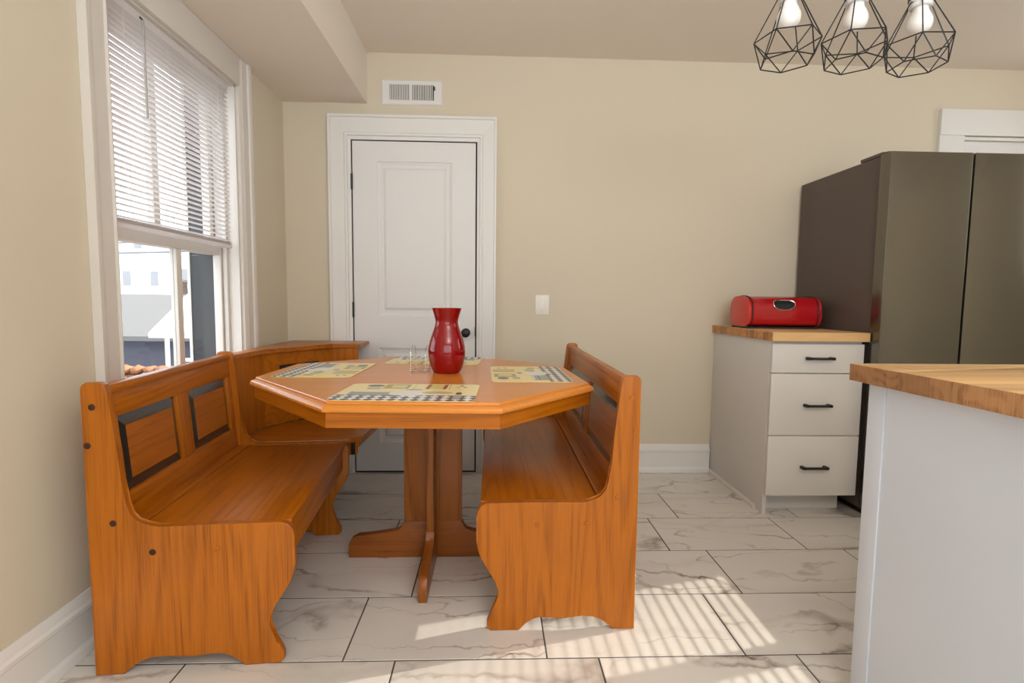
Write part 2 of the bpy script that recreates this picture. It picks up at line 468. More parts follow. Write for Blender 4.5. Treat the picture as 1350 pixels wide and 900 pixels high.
# ------------------------------------------------------------------ walls, ceiling, soffit
def wall_with_holes_x(name, xa, xb, ya, yb, za, zb, holes):
    """a wall slab parallel to Y with rectangular holes (y0,y1,z0,z1) that do not share y ranges"""
    bm = bmesh.new(); y = ya
    for (h0, h1, z0, z1) in sorted(holes):
        box_bm(bm, xa, xb, y, h0, za, zb)
        box_bm(bm, xa, xb, h0, h1, za, z0)
        box_bm(bm, xa, xb, h0, h1, z1, zb)
        y = h1
    box_bm(bm, xa, xb, y, yb, za, zb)
    return struct(obj(name, bm, wall_mat))
WIN = (1.76, 2.61, 0.62, 2.07)
wall_with_holes_x('wall_left', WX - 0.2, WX, RY - 0.2, WY, -0.12, CZ, [WIN])
RW = (1.84, 2.64, 1.22, 2.30)
wall_with_holes_x('wall_right', RX, RX + 0.15, RY - 0.2, WY, -0.12, CZ, [RW])
bm = bmesh.new()
box_bm(bm, WX - 0.2, RX + 0.15, WY, WY + 0.15, -0.12, CZ)
struct(obj('wall_back', bm, wall_mat))
bm = bmesh.new(); box_bm(bm, WX, RX, RY - 0.2, RY, -0.12, CZ); struct(obj('wall_rear', bm, wall_mat))
bm = bmesh.new(); box_bm(bm, WX - 0.2, RX + 0.15, RY - 0.2, WY + 0.15, CZ, CZ + 0.1); struct(obj('ceiling', bm, ceil_mat))
bm = bmesh.new(); box_bm(bm, WX, -0.742, RY, WY, 2.202, CZ, 0)
struct(obj('ceiling_soffit', bm, [ceil_mat]), 'boxed soffit along the window wall', 'soffit')

# baseboards with profile and shoe
def extrude_profile(name, prof, p0, p1, normal, mat, parent=None):
    """prof: (out, z) outline from the wall; runs p0 -> p1, normal points into the room"""
    bm = bmesh.new()
    n = Vector((normal[0], normal[1], 0))
    f0 = lambda a, b: Vector((p0[0], p0[1], 0)) + n * a + Vector((0, 0, b))
    f1 = lambda a, b: Vector((p1[0], p1[1], 0)) + n * a + Vector((0, 0, b))
    prism_bm(bm, prof, f0, f1)
    return obj(name, bm, mat, parent, smooth=True, angle=25)
BBP = [(0.0005, 0), (0.030, 0), (0.030, 0.012), (0.026, 0.024), (0.019, 0.030), (0.017, 0.034), (0.017, 0.125), (0.021, 0.130), (0.021, 0.142), (0.014, 0.150), (0.012, 0.160), (0.007, 0.170), (0.005, 0.176), (0.0005, 0.176)]
struct(extrude_profile('baseboard_left', BBP, (WX, RY), (WX, WY - 0.001), (1, 0), trim_mat))
struct(extrude_profile('baseboard_back', BBP, (0.018, WY), (1.368, WY), (0, -1), trim_mat))
struct(extrude_profile('baseboard_back', BBP, (WX + 0.03, WY), (-0.972, WY), (0, -1), trim_mat))

# ------------------------------------------------------------------ door 1 (closet door in the back wall)
DX0, DX1, DZ1 = -0.829, -0.107, 1.985
def casing_ring(name, parent, outer, inner, y_face, steps, mat):
    """U shaped casing on the back wall: outer (x0,x1,ztop) inner (x0,x1,ztop); steps = list of (fraction, thickness)"""
    bm = bmesh.new()
    ox0, ox1, oz = outer; ix0, ix1, iz = inner
    prevloop = None
    for fr, th in steps:
        x0 = ox0 + (ix0 - ox0) * fr; x1 = ox1 + (ix1 - ox1) * fr; z = oz + (iz - oz) * fr
        y = y_face - th
        loop = [bm.verts.new(c) for c in ((x0, y, 0.0), (x0, y, z), (x1, y, z), (x1, y, 0.0))]
        if prevloop:
            for k in range(3):
                bm.faces.new((prevloop[k], prevloop[k + 1], loop[k + 1], loop[k]))
        prevloop = loop
    return obj(name, bm, mat, parent)
door1 = struct(bpy.data.objects.new('door_1', None), 'white two panel closet door with black knob in the back wall', 'door'); COL.objects.link(door1)
steps = [(0, 0.0), (0, 0.034), (0.10, 0.034), (0.13, 0.026), (0.70, 0.022), (0.74, 0.028), (0.84, 0.028), (0.86, 0.018), (1.0, 0.016), (1.0, -0.01)]
casing_ring('door_casing', door1, (-0.967, 0.016, 2.132), (-0.838, -0.098, 1.993), WY, steps, trim_mat)
# slab with two moulded panels facing -Y
def panel_door(parent, x0, x1, z0, z1, yf, thick, panels, mat):
    bm = bmesh.new()
    # stile and rail faces as a grid, minus the panels; then each panel steps in and the field rises again
    xs = sorted({x0, x1, *[p[0] for p in panels], *[p[1] for p in panels]})
    zs = sorted({z0, z1, *[p[2] for p in panels], *[p[3] for p in panels]})
    def vat(x, y, z): return bm.verts.new((x, y, z))
    for a, b in zip(xs, xs[1:]):
        for c, d in zip(zs, zs[1:]):
            if any(p[0] <= a and b <= p[1] and p[2] <= c and d <= p[3] for p in panels): continue
            bm.faces.new((vat(a, yf, c), vat(b, yf, c), vat(b, yf, d), vat(a, yf, d)))
    for (a, b, c, d) in panels:
        prev = None
        for ins, dep in ((0, 0), (0.004, 0.005), (0.012, 0.007), (0.020, 0.012), (0.030, 0.012), (0.046, 0.003), (0.050, 0.002)):
            loop = [vat(a + ins, yf + dep, c + ins), vat(b - ins, yf + dep, c + ins), vat(b - ins, yf + dep, d - ins), vat(a + ins, yf + dep, d - ins)]
            if prev:
                for k in range(4): bm.faces.new((prev[k], prev[(k + 1) % 4], loop[(k + 1) % 4], loop[k]))
            prev = loop
        bm.faces.new(prev)
    e = [vat(x0, yf, z0), vat(x1, yf, z0), vat(x1, yf, z1), vat(x0, yf, z1)]
    e2 = [vat(x0, yf + thick, z0), vat(x1, yf + thick, z0), vat(x1, yf + thick, z1), vat(x0, yf + thick, z1)]
    for k in range(4): bm.faces.new((e[k], e[(k + 1) % 4], e2[(k + 1) % 4], e2[k]))
    bm.faces.new(e2)
    bmesh.ops.remove_doubles(bm, verts=bm.verts, dist=1e-5)
    return obj('door_slab', bm, mat, parent)
B('door_gap_shade', dark_void, door1, DX0 - 0.008, DX1 + 0.008, WY - 0.004, WY - 0.001, 0.0, DZ1 + 0.008, label='dark sheet painting the shaded gap around the door slab')  # near-black sheet paints the shade in the gap round the slab
slab1 = panel_door(door1, DX0, DX1, 0.012, DZ1, WY - 0.016, 0.010, [(-0.685, -0.247, 0.965, 1.87), (-0.685, -0.247, 0.19, 0.77)], door_mat)
bm = bmesh.new(); lathe_bm(bm, [(0.026, 0), (0.026, 0.006), (0.012, 0.010), (0.011, 0.028), (0.022, 0.034), (0.027, 0.042), (0.027, 0.052), (0.020, 0.058), (0.002, 0.060)], n=32)
bmesh.ops.rotate(bm, verts=bm.verts, matrix=Matrix.Rotation(PI / 2, 3, 'X'))
bmesh.ops.translate(bm, verts=bm.verts, vec=(-0.161, WY - 0.016, 0.868))
obj('door_knob', bm, black_mat, slab1, smooth=True, label='round matt black door knob')
B('latch_plate', black_mat, slab1, DX1 - 0.001, DX1 + 0.005, WY - 0.024, WY - 0.012, 0.845, 0.90)
for z in (1.75, 1.0, 0.25):
    bm = bmesh.new()
    tube_bm(bm, [(DX0 - 0.003, WY - 0.024, z - 0.045), (DX0 - 0.003, WY - 0.024, z + 0.045)], 0.006, 10)
    obj('hinge', bm, black_mat, door1, smooth=True)

# door 2 behind the fridge: only its head shows
door2 = struct(bpy.data.objects.new('door_2', None), 'white cased doorway behind the refrigerator', 'doorway'); COL.objects.link(door2)
B('head_casing', trim_mat, door2, 2.704, 3.58, WY - 0.026, WY, 2.092, 2.246, 0.002)
B('side_casing', trim_mat, door2, 2.704, 2.860, WY - 0.022, WY, 0.0, 2.092, 0.002)
B('stop_moulding', trim_mat, door2, 2.862, 3.58, WY - 0.020, WY, 2.066, 2.084, 0.003)
B('door_slab', door_mat, door2, 2.862, 3.58, WY - 0.008, WY - 0.001, 0.01, 2.058)

# ------------------------------------------------------------------ vent register
vent = thing('wall_vent', 'white wall register with two banks of upright louvres, above the closet door', 'vent', (-0.482, WY, 2.268))
bm = bmesh.new()
w, h, iw, ih = 0.176, 0.071, 0.128, 0.044
prev = None
for (a, b, y) in ((w, h, 0.0), (w, h, -0.004), (w - 0.006, h - 0.006, -0.010), (iw, ih, -0.010), (iw, ih, -0.001)):
    loop = [bm.verts.new(c) for c in ((-a, y, -b), (a, y, -b), (a, y, b), (-a, y, b))]
    if prev:
        for k in range(4): bm.faces.new((prev[k], prev[(k + 1) % 4], loop[(k + 1) % 4], loop[k]))
    prev = loop
obj('frame', bm, trim_mat, vent)
B('duct_opening', dark_void, vent, -iw, iw, -0.0018, -0.0006, -ih, ih)
B('centre_bar', trim_mat, vent, -0.013, 0.003, -0.010, -0.002, -ih, ih)
for bank, x0 in ((0, -0.122), (1, 0.010)):
    for k in range(12):
        x = x0 + k * 0.0098
        ang = 0.9 if bank == 0 else 0.15
        bm = bmesh.new(); box_bm(bm, -0.0026, 0.0026, -0.004, 0.004, -ih, ih)
        bmesh.ops.rotate(bm, verts=bm.verts, matrix=Matrix.Rotation(ang * 0.5, 3, 'Z'))
        bmesh.ops.translate(bm, verts=bm.verts, vec=(x, -0.0062, 0))
        obj('louvre', bm, trim_mat, vent)
B('lever', black_mat, vent, 0.130, 0.136, -0.018, -0.009, 0.012, 0.032)

# light switch
sw = thing('light_switch', 'white rocker light switch on the cream back wall right of the door', 'switch', (0.302, WY, 1.039))
B('cover_plate', switch_mat, sw, -0.042, 0.042, -0.006, -0.0003, -0.060, 0.060, 0.003)
B('rocker', switch_mat, sw, -0.0165, 0.0165, -0.010, -0.005, -0.033, 0.033, 0.002)

# ------------------------------------------------------------------ window_1 in the left wall
win = struct(bpy.data.objects.new('window_1', None), 'tall white sash window in the left wall', 'window'); COL.objects.link(win)
Y0, Y1, Z0, Z1 = WIN
XF = WX
# casings: moulded boards, profile across the width
def casing_v(y_in, y_out, name='side_casing'):
    s = 1 if y_out > y_in else -1
    prof = [(0.0, 0.001), (0.0, 0.014), (0.012, 0.020), (0.018, 0.014), (0.030, 0.013), (0.034, 0.018), (0.082, 0.019), (0.086, 0.026), (0.098, 0.030), (abs(y_out - y_in), 0.030), (abs(y_out - y_in), 0.001)]
    bm = bmesh.new()
    prism_bm(bm, prof, lambda a, b: (XF + b, y_in + s * a, 0.545), lambda a, b: (XF + b, y_in + s * a, 2.201))
    return obj(name, bm, trim_old, win, smooth=True, angle=20)
casing_v(Y0, Y0 - 0.110); casing_v(Y1, Y1 + 0.110)
B('head_casing', trim_old, win, XF + 0.001, XF + 0.022, Y0 - 0.002, Y1 + 0.002, Z1 - 0.004, 2.201, 0.003)
B('stool', trim_old, win, XF - 0.10, XF + 0.05, Y0 - 0.11, Y1 + 0.11, 0.60, 0.63, 0.006)
B('apron', trim_old, win, XF + 0.001, XF + 0.018, Y0 - 0.10, Y1 + 0.10, 0.51, 0.60, 0.003)
# jambs
B('jamb', trim_old, win, XF - 0.110, XF + 0.001, Y1 - 0.012, Y1, Z0, Z1)
B('outer_reveal', ext_dark, win, XF - 0.228, XF - 0.1105, Y1 - 0.020, Y1, Z0, 1.266, label='dark grey outer reveal')
B('outer_reveal', ext_dark, win, XF - 0.228, XF - 0.1515, Y1 - 0.020, Y1, 1.268, Z1, label='dark grey outer reveal')
B('outer_edge', trim_old, win, XF - 0.242, XF - 0.2285, Y1 - 0.024, Y1, Z0, Z1)
B('jamb', trim_old, win, XF - 0.2, XF + 0.001, Y0, Y0 + 0.012, Z0, Z1)
B('head_jamb', trim_old, win, XF - 0.2, XF + 0.001, Y0, Y1, Z1 - 0.012, Z1)
B('stop_bead', trim_old, win, XF - 0.070, XF - 0.050, Y1 - 0.030, Y1 - 0.012, Z0, Z1 - 0.012, 0.004)
B('stop_bead', trim_old, win, XF - 0.070, XF - 0.050, Y0 + 0.012, Y0 + 0.030, Z0, Z1 - 0.012, 0.004)
MZ = 1.285
def sash(xa, xb, z0, z1, name, m0, m1):
    yy0, yy1 = Y0 + 0.014, Y1 - 0.014
    s = B(name, trim_old, win, xa, xb, yy0, yy0 + 0.045, z0, z1, 0.003)   # near stile carries the sash
    B('stile', trim_old, s, xa, xb, yy1 - 0.030, yy1, z0, z1, 0.003)
    B('rail', trim_old, s, xa, xb, yy0 + 0.045, yy1 - 0.030, z0, z0 + 0.045, 0.003)
    B('rail', trim_old, s, xa, xb, yy0 + 0.045, yy1 - 0.030, z1 - 0.042, z1, 0.003)
    B('muntin', trim_old, s, xa + 0.004, xb - 0.004, m0, m1, z0 + 0.045, z1 - 0.042, 0.004)
    xm = (xa + xb) / 2
    B('pane', glass_mat, s, xm - 0.0015, xm + 0.0015, yy0 + 0.045, m0, z0 + 0.045, z1 - 0.042)
    B('pane', glass_mat, s, xm - 0.0015, xm + 0.0015, m1, yy1 - 0.030, z0 + 0.045, z1 - 0.042)
    return s
sash(XF - 0.108, XF - 0.072, 0.63, 1.308, 'lower_sash', 2.222, 2.260)
sash(XF - 0.150, XF - 0.114, 1.268, Z1 - 0.014, 'upper_sash', 2.160, 2.200)

# blind
blind = thing('window_blind', 'white horizontal slat blind lowered half way over the left window', 'blind', (XF - 0.026, 2.172, 2.03))
BL = 0.393
B('headrail', vinyl_blind, blind, -0.014, 0.014, -BL, BL, -0.004, 0.024, 0.001)
slat_me = None
zz = -0.018; k = 0
while zz > -0.696:
    if slat_me is None:
        bm = bmesh.new()
        prof = [(-0.0125, 0.0), (-0.006, 0.0012), (0.0, 0.0016), (0.006, 0.0012), (0.0125, 0.0), (0.0125, -0.0005), (0.0, 0.0009), (-0.0125, -0.0005)]
        prism_bm(bm, prof, lambda a, b: (a, -BL, b), lambda a, b: (a, BL, b))
        bmesh.ops.rotate(bm, verts=bm.verts, matrix=Matrix.Rotation(-0.06, 3, 'Y'))
        so = obj('slat', bm, vinyl_blind, blind); slat_me = so.data
    else:
        so = bpy.data.objects.new('slat', slat_me); COL.objects.link(so); so.parent = blind
    so.location = (0, 0, zz); zz -= 0.0205
B('bottom_rail', vinyl_blind, blind, -0.011, 0.011, -BL, BL, -0.732, -0.716, 0.002)
for k in range(4):   # slats gathered on the bottom rail
    B('gathered_slat', vinyl_blind, blind, -0.0125, 0.0125, -BL, BL, -0.715 + k * 0.004, -0.7135 + k * 0.004)
for y in (-0.30, -0.06, 0.30):
    for x in (-0.0135, 0.0135):
        bm = bmesh.new(); tube_bm(bm, [(x, y, 0), (x, y, -0.70)], 0.0007, 5); obj('ladder_cord', bm, vinyl_blind, blind)
bm = bmesh.new(); tube_bm(bm, [(0.024, -0.215, 0.0), (0.024, -0.212, -0.33)], 0.004, 6)
obj('tilt_wand', bm, paint('grey_clear_wand', srgb(176, 172, 166), 0.25), blind, label='clear grey tilt wand')
bm = bmesh.new(); tube_bm(bm, [(0.012, -0.215, 0.012), (0.024, -0.215, 0.0)], 0.003, 6); obj('wand_hook', bm, black_mat, blind)

# right wall window (outside the frame) with its blind: it lays the sun on the floor
win2 = struct(bpy.data.objects.new('window_2', None), 'window with blind in the right wall', 'window'); COL.objects.link(win2)
B('meeting_stile', trim_mat, win2, RX + 0.04, RX + 0.08, 2.13, 2.22, RW[2], RW[3])
B('frame_top', trim_mat, win2, RX + 0.04, RX + 0.08, RW[0], RW[1], RW[3] - 0.03, RW[3])
B('stool', trim_mat, win2, RX - 0.03, RX + 0.12, RW[0] - 0.03, RW[1] + 0.03, RW[2] - 0.03, RW[2])
blind2 = thing('window_blind', 'white slat blind on the right wall window, outside the picture', 'blind', (RX + 0.02, 0.5 * (RW[0] + RW[1]), RW[3]))
hl = 0.5 * (RW[1] - RW[0]) - 0.01
B('headrail', vinyl_blind, blind2, -0.014, 0.014, -hl, hl, -0.035, -0.008)
bm0 = None; zz = -0.05
while zz > -(RW[3] - RW[2]) - 0.02 + 0.03:
    if bm0 is None:
        bm = bmesh.new(); box_bm(bm, -0.0125, 0.0125, -hl, hl, -0.0004, 0.0004)
        bmesh.ops.rotate(bm, verts=bm.verts, matrix=Matrix.Rotation(0.15, 3, 'Y'))
        so = obj('slat', bm, vinyl_blind, blind2); bm0 = so.data
    else:
        so = bpy.data.objects.new('slat', bm0); COL.objects.link(so); so.parent = blind2
    so.location = (0, 0, zz); zz -= 0.021

# ------------------------------------------------------------------ outside the left window
g = thing('ground', 'pale paved yard far below the left window', 'ground', (0, 0, 0)); g['kind'] = 'structure'
bm = bmesh.new(); box_bm(bm, -60, WX - 0.25, -20, 80, -3.3, -3.2); obj('yard', bm, ext_ground, g)
# garage: grey roof with ridge at eye level, blue-grey wall
def ray_pt(xr, d, z): return (xr * d, d, z)
gar = thing('garage', 'blue grey outbuilding with pale grey shingle roof seen through the left pane', 'building', (-7.0, 10.6, -3.2))
bm = bmesh.new()
prism_bm(bm, [(-1.2, 0), (1.2, 0), (1.2, 3.62), (-1.2, 3.62)], lambda a, b: (-2.0, a, b), lambda a, b: (2.6, a, b)); obj('wall', bm, ext_blue, gar)
bm = bmesh.new()
prism_bm(bm, [(-1.5, 3.58), (0.2, 4.30), (1.7, 3.58), (1.7, 3.5), (0.2, 4.2), (-1.5, 3.50)], lambda a, b: (-2.2, a, b), lambda a, b: (2.6, a, b)); obj('roof', bm, ext_grey, gar)

# porch canopy with post
can = thing('porch_canopy', 'white hipped porch roof on a slim white post outside the window', 'canopy', (-4.05, 7.0, -3.2))
bm = bmesh.new()
eave = 3.82; ap = 4.30
pts = [(-0.14, -0.5, eave), (0.95, -0.5, eave), (0.95, 0.7, eave), (-0.14, 0.7, eave), (0.0, 0.1, ap), (0.10, 0.1, ap)]
v = [bm.verts.new(q) for q in pts]
for f in ((0, 1, 5, 4), (1, 2, 5), (2, 3, 4, 5), (3, 0, 4)): bm.faces.new([v[i] for i in f])
v2 = [bm.verts.new((q[0], q[1], q[2] - 0.06)) for q in pts[:4]]
bm.faces.new(v2[::-1])
for k in range(4): bm.faces.new((v[k], v[(k + 1) % 4], v2[(k + 1) % 4], v2[k]))
obj('roof', bm, ext_white, can)
B('post', ext_white, can, 0.02, 0.055, -0.45, -0.41, 0, eave - 0.05)
B('beam', ext_white, can, 0.10, 0.90, -0.40, -0.36, 3.46, 3.50)
B('porch_wall', ext_blue, can, 0.10, 0.90, 0.3, 0.4, 0, eave - 0.06)

# house in the distance
hs_ = thing('house', 'white gabled house in the sun far beyond the garage roof', 'building', (-14.0, 22.0, -3.2))
bm = bmesh.new(); box_bm(bm, -1.9, 5.0, 0, 5, 0, 7.0); obj('wall', bm, ext_white, hs_)
bm = bmesh.new()
prism_bm(bm, [(-2.1, 6.9), (1.6, 8.2), (5.2, 6.9), (5.2, 6.7), (-2.1, 6.7)], lambda a, b: (a, -0.3, b), lambda a, b: (a, 5.2, b)); obj('roof', bm, ext_white, hs_)
for x, z in ((-0.9, 4.6), (0.2, 4.6), (2.3, 4.7), (-0.4, 6.1), (3.2, 6.1), (1.4, 4.7)):
    wv = B('window', ext_white, hs_, x - 0.22, x + 0.22, -0.06, 0.0, z, z + 0.75)
    B('pane', ext_glass, wv, x - 0.15, x + 0.15, -0.075, -0.055, z + 0.08, z + 0.67)
h2 = thing('house', 'pale house with dark gable at the left edge of the window view', 'building', (-17.6, 19.0, -3.2))
bm = bmesh.new(); prism_bm(bm, [(-3, 0), (1.3, 0), (1.3, 4.9), (-0.8, 6.2), (-3, 4.9)], lambda a, b: (a, 0, b), lambda a, b: (a, 2.6, b)); obj('wall', bm, paint('exterior_pale_grey', srgb(206, 206, 212), 0.8), h2)
B('window', ext_glass, h2, 0.5, 1.0, -0.05, 0.0, 4.0, 4.6)
for k, (x, y, z) in enumerate(((-9.3, 16.2, 0.95), (-10.3, 17.4, 0.9), (-11.8, 18.6, 1.0), (-7.6, 14.0, 1.5))):
    sb = thing('shrub', ['bare reddish shrub behind the porch roof, right of the muntin', 'bare shrub low behind the garage ridge', 'shrub at left above the garage ridge', 'tallest bare shrub beside the dark shutter'][k], 'shrub', (x, y, -3.2))
    bm = bmesh.new(); tube_bm(bm, [(0, 0, 0), (0, 0, 3.2 + z - 0.4)], 0.06, 6); obj('stem', bm, ext_bush, sb)
    bm = bmesh.new()
    rr = random.Random(k)
    bmesh.ops.create_icosphere(bm, subdivisions=3, radius=0.55)
    for vv in bm.verts: vv.co *= rr.uniform(0.7, 1.15); vv.co.z += 3.2 + z - 0.45
    obj('crown', bm, ext_bush, sb)
for k, (z, d, sag) in enumerate(((1.85, 9.0, 0.06), (2.06, 9.4, 0.05))):
    bm = bmesh.new()
    tube_bm(bm, [(-14 + 1.2 * i, d, z - 0.25 + 0.035 * i - sag * math.sin(PI * i / 10)) for i in range(11)], 0.014, 5)
    tag(obj('overhead_wire', bm, paint('wire_grey', srgb(120, 120, 126), 0.6)), ['lower overhead wire crossing the window view', 'upper overhead wire crossing the window view'][k], 'wire')
# dry stone wall below, its blocks sunlit
rr = random.Random(3)
stw = thing('stone_wall', 'heaped sunlit sandstone wall at the bottom of the left window pane', 'stone wall', (-3.98, 5.7, -3.2))
B('base', ext_rock, stw, -0.40, 0.40, 0.0, 0.6, 0, 3.16, 0.03)
for k in range(18):
    c, r = k % 6, k // 6
    bm = bmesh.new(); bmesh.ops.create_icosphere(bm, subdivisions=2, radius=1)
    for vv in bm.verts:
        vv.co = Vector((vv.co.x * 0.078, vv.co.y * 0.10, vv.co.z * 0.055)) * rr.uniform(0.88, 1.08)
        vv.co += Vector((-0.36 + c * 0.14 + 0.05 * (r % 2), 0.10 + r * 0.15, 3.21 + r * 0.105 + rr.uniform(-0.01, 0.01)))
    obj('stone', bm, ext_rock, stw, smooth=True, angle=60)
B('backing', ext_rock, stw, -0.40, 0.40, 0.18, 0.34, 3.165, 3.26, 0.02)
B('backing', ext_rock, stw, -0.40, 0.40, 0.345, 0.55, 3.165, 3.37, 0.02)

# ------------------------------------------------------------------ benches
ENDPROF = [(0.000, 0.000), (0.075, 0.000), (0.088, 0.014), (0.112, 0.038), (0.145, 0.050), (0.185, 0.052), (0.222, 0.043), (0.258, 0.037), (0.292, 0.043), (0.325, 0.050),
           (0.350, 0.045), (0.374, 0.026), (0.394, 0.004), (0.400, 0.000), (0.496, 0.000), (0.508, 0.012), (0.508, 0.030), (0.494, 0.062), (0.474, 0.092), (0.464, 0.118), (0.466, 0.140), (0.480, 0.165), (0.505, 0.205), (0.528, 0.240),
           (0.541, 0.272), (0.545, 0.300), (0.545, 0.380), (0.541, 0.402), (0.528, 0.418), (0.508, 0.425),
           (0.350, 0.427), (0.180, 0.427), (0.150, 0.430), (0.124, 0.442), (0.106, 0.464), (0.097, 0.495),
           (0.092, 0.560), (0.086, 0.640), (0.077, 0.720), (0.068, 0.790), (0.066, 0.815), (0.060, 0.828), (0.048, 0.834), (0.014, 0.834), (0.004, 0.828), (0.0, 0.816)]
def bench(label, loc, rz, side, length, width, mat_holes):
    """local x from the back (0) to the front, y along the length, side = +1 or -1 mirrors x"""
    t = thing('corner_bench' if False else 'bench', label, 'bench', loc, rz)
    kx = width / 0.545
    sx = lambda u: side * u * kx
    for y0 in (0.0, length - 0.024):
        bm = bmesh.new()
        prism_bm(bm, ENDPROF, lambda a, b: (sx(a), y0, b), lambda a, b: (sx(a), y0 + 0.024, b), 0.005, 3)
        e = obj('end_panel', bm, oak_z, t, smooth=True, angle=30)
        if y0 == 0.0:
            for (u, z, dark) in mat_holes:
                bm = bmesh.new(); lathe_bm(bm, [(0.0001, 0.003), (0.0075, 0.003), (0.0082, 0.0)] if not dark else [(0.0001, 0.0014), (0.0075, 0.0012), (0.0092, 0.0)], n=16, close_ends=False)
                bmesh.ops.rotate(bm, verts=bm.verts, matrix=Matrix.Rotation(PI / 2, 3, 'X'))
                bmesh.ops.translate(bm, verts=bm.verts, vec=(sx(u), -0.0002, z))
                obj('screw_hole' if dark else 'screw_plug', bm, hole_mat if dark else oak_x, e, smooth=True)
    L0, L1 = 0.024, length - 0.024
    # back frame plane leans: face at u=.048 (z .82) to .080 (z .43)
    fu = lambda z: 0.080 - (z - 0.43) * (0.032 / 0.39)
    def board(name, y0, y1, z0, z1, mat, front=0.0, th=0.020, bev=0.0025, parent=t):
        bm = bmesh.new()
        for_v = []
        vs = [bm.verts.new(c) for c in ((sx(fu(z0) + front - th), y0, z0), (sx(fu(z0) + front), y0, z0), (sx(fu(z0) + front), y1, z0), (sx(fu(z0) + front - th), y1, z0),
                                        (sx(fu(z1) + front - th), y0, z1), (sx(fu(z1) + front), y0, z1), (sx(fu(z1) + front), y1, z1), (sx(fu(z1) + front - th), y1, z1))]
        fs = [bm.faces.new([vs[i] for i in f]) for f in ((3, 2, 1, 0), (4, 5, 6, 7), (0, 1, 5, 4), (1, 2, 6, 5), (2, 3, 7, 6), (3, 0, 4, 7))]
        if bev: bmesh.ops.bevel(bm, geom=list({e for f in fs for e in f.edges}), offset=bev, segments=2, profile=0.6, affect='EDGES')
        return obj(name, bm, mat, parent, smooth=True)
    PZ0, PZ1 = 0.505, 0.728
    board('top_rail', L0, L1, PZ1, 0.800, oak_y)
    board('cap_rail', L0, L1, 0.798, 0.824, oak_y, front=0.008, th=0.034, bev=0.008)
    board('bottom_rail', L0, L1, 0.400, PZ0, oak_y)
    a0 = L0 + 0.038; a3 = L1 - 0.042; mid = 0.085; wdt = (a3 - a0 - mid) / 2
    board('stile', L0, a0, PZ0, PZ1, oak_z); board('stile', a0 + wdt, a0 + wdt + mid, PZ0, PZ1, oak_z); board('stile', a3, L1, PZ0, PZ1, oak_z)
    for y0 in (a0, a0 + wdt + mid):
        y1 = y0 + wdt
        pn = board('panel', y0 + 0.034, y1 - 0.034, PZ0 + 0.034, PZ1 - 0.034, oak_y, front=-0.003, th=0.012, bev=0)
        bm = bmesh.new(); prev = None
        for ins, fr in ((0.0, -0.012), (0.034, -0.003)):
            za, zb = PZ0 + ins, PZ1 - ins
            loop = [bm.verts.new(c) for c in ((sx(fu(za) + fr), y0 + ins, za), (sx(fu(za) + fr), y1 - ins, za), (sx(fu(zb) + fr), y1 - ins, zb), (sx(fu(zb) + fr), y0 + ins, zb))]
            if prev:
                for k in range(4): bm.faces.new((prev[k], prev[(k + 1) % 4], loop[(k + 1) % 4], loop[k]))
            prev = loop
        obj('panel_border', bm, black_paint, pn, label='black bevelled border')
        board('panel_back', y0 - 0.002, y1 + 0.002, PZ0 - 0.002, PZ1 + 0.002, oak_y, front=-0.013, th=0.005, bev=0, parent=t)
    # seat
    def sb(name, u0, u1, y0, y1, z0, z1, mat, bev=0.003):
        bm = bmesh.new(); box_bm(bm, min(sx(u0), sx(u1)), max(sx(u0), sx(u1)), y0, y1, z0, z1, bev, 2)
        return obj(name, bm, mat, t, smooth=True)
    sb('seat_back_strip', 0.078, 0.124, L0, L1, 0.404, 0.4235, oak_y)
    sb('seat', 0.1275, 0.532, L0 + 0.001, L1 - 0.001, 0.404, 0.4235, oak_y, 0.004)
    sb('seat_apron', 0.500, 0.520, L0, L1, 0.300, 0.403, oak_y)
    sb('rear_apron', 0.055, 0.075, L0, L1, 0.300, 0.398, oak_y)
    return t
HL = [(0.028, 0.767, 1), (0.012, 0.661, 1), (0.066, 0.441, 1), (0.164, 0.354, 1), (0.333, 0.355, 0)]
HR = [(0.032, 0.763, 0), (0.016, 0.658, 0), (0.070, 0.443, 0), (0.174, 0.356, 0), (0.341, 0.352, 0)]
AL = math.radians(5.1)
bench('honey oak bench under the window with two black bordered back panels', (-1.11, 1.43, 0), AL, 1, 0.865, 0.545, HL)
bench('honey oak bench right of the table, its back towards the refrigerator', (0.47, 1.61, 0), 0, -1, 1.255, 0.517, HR)

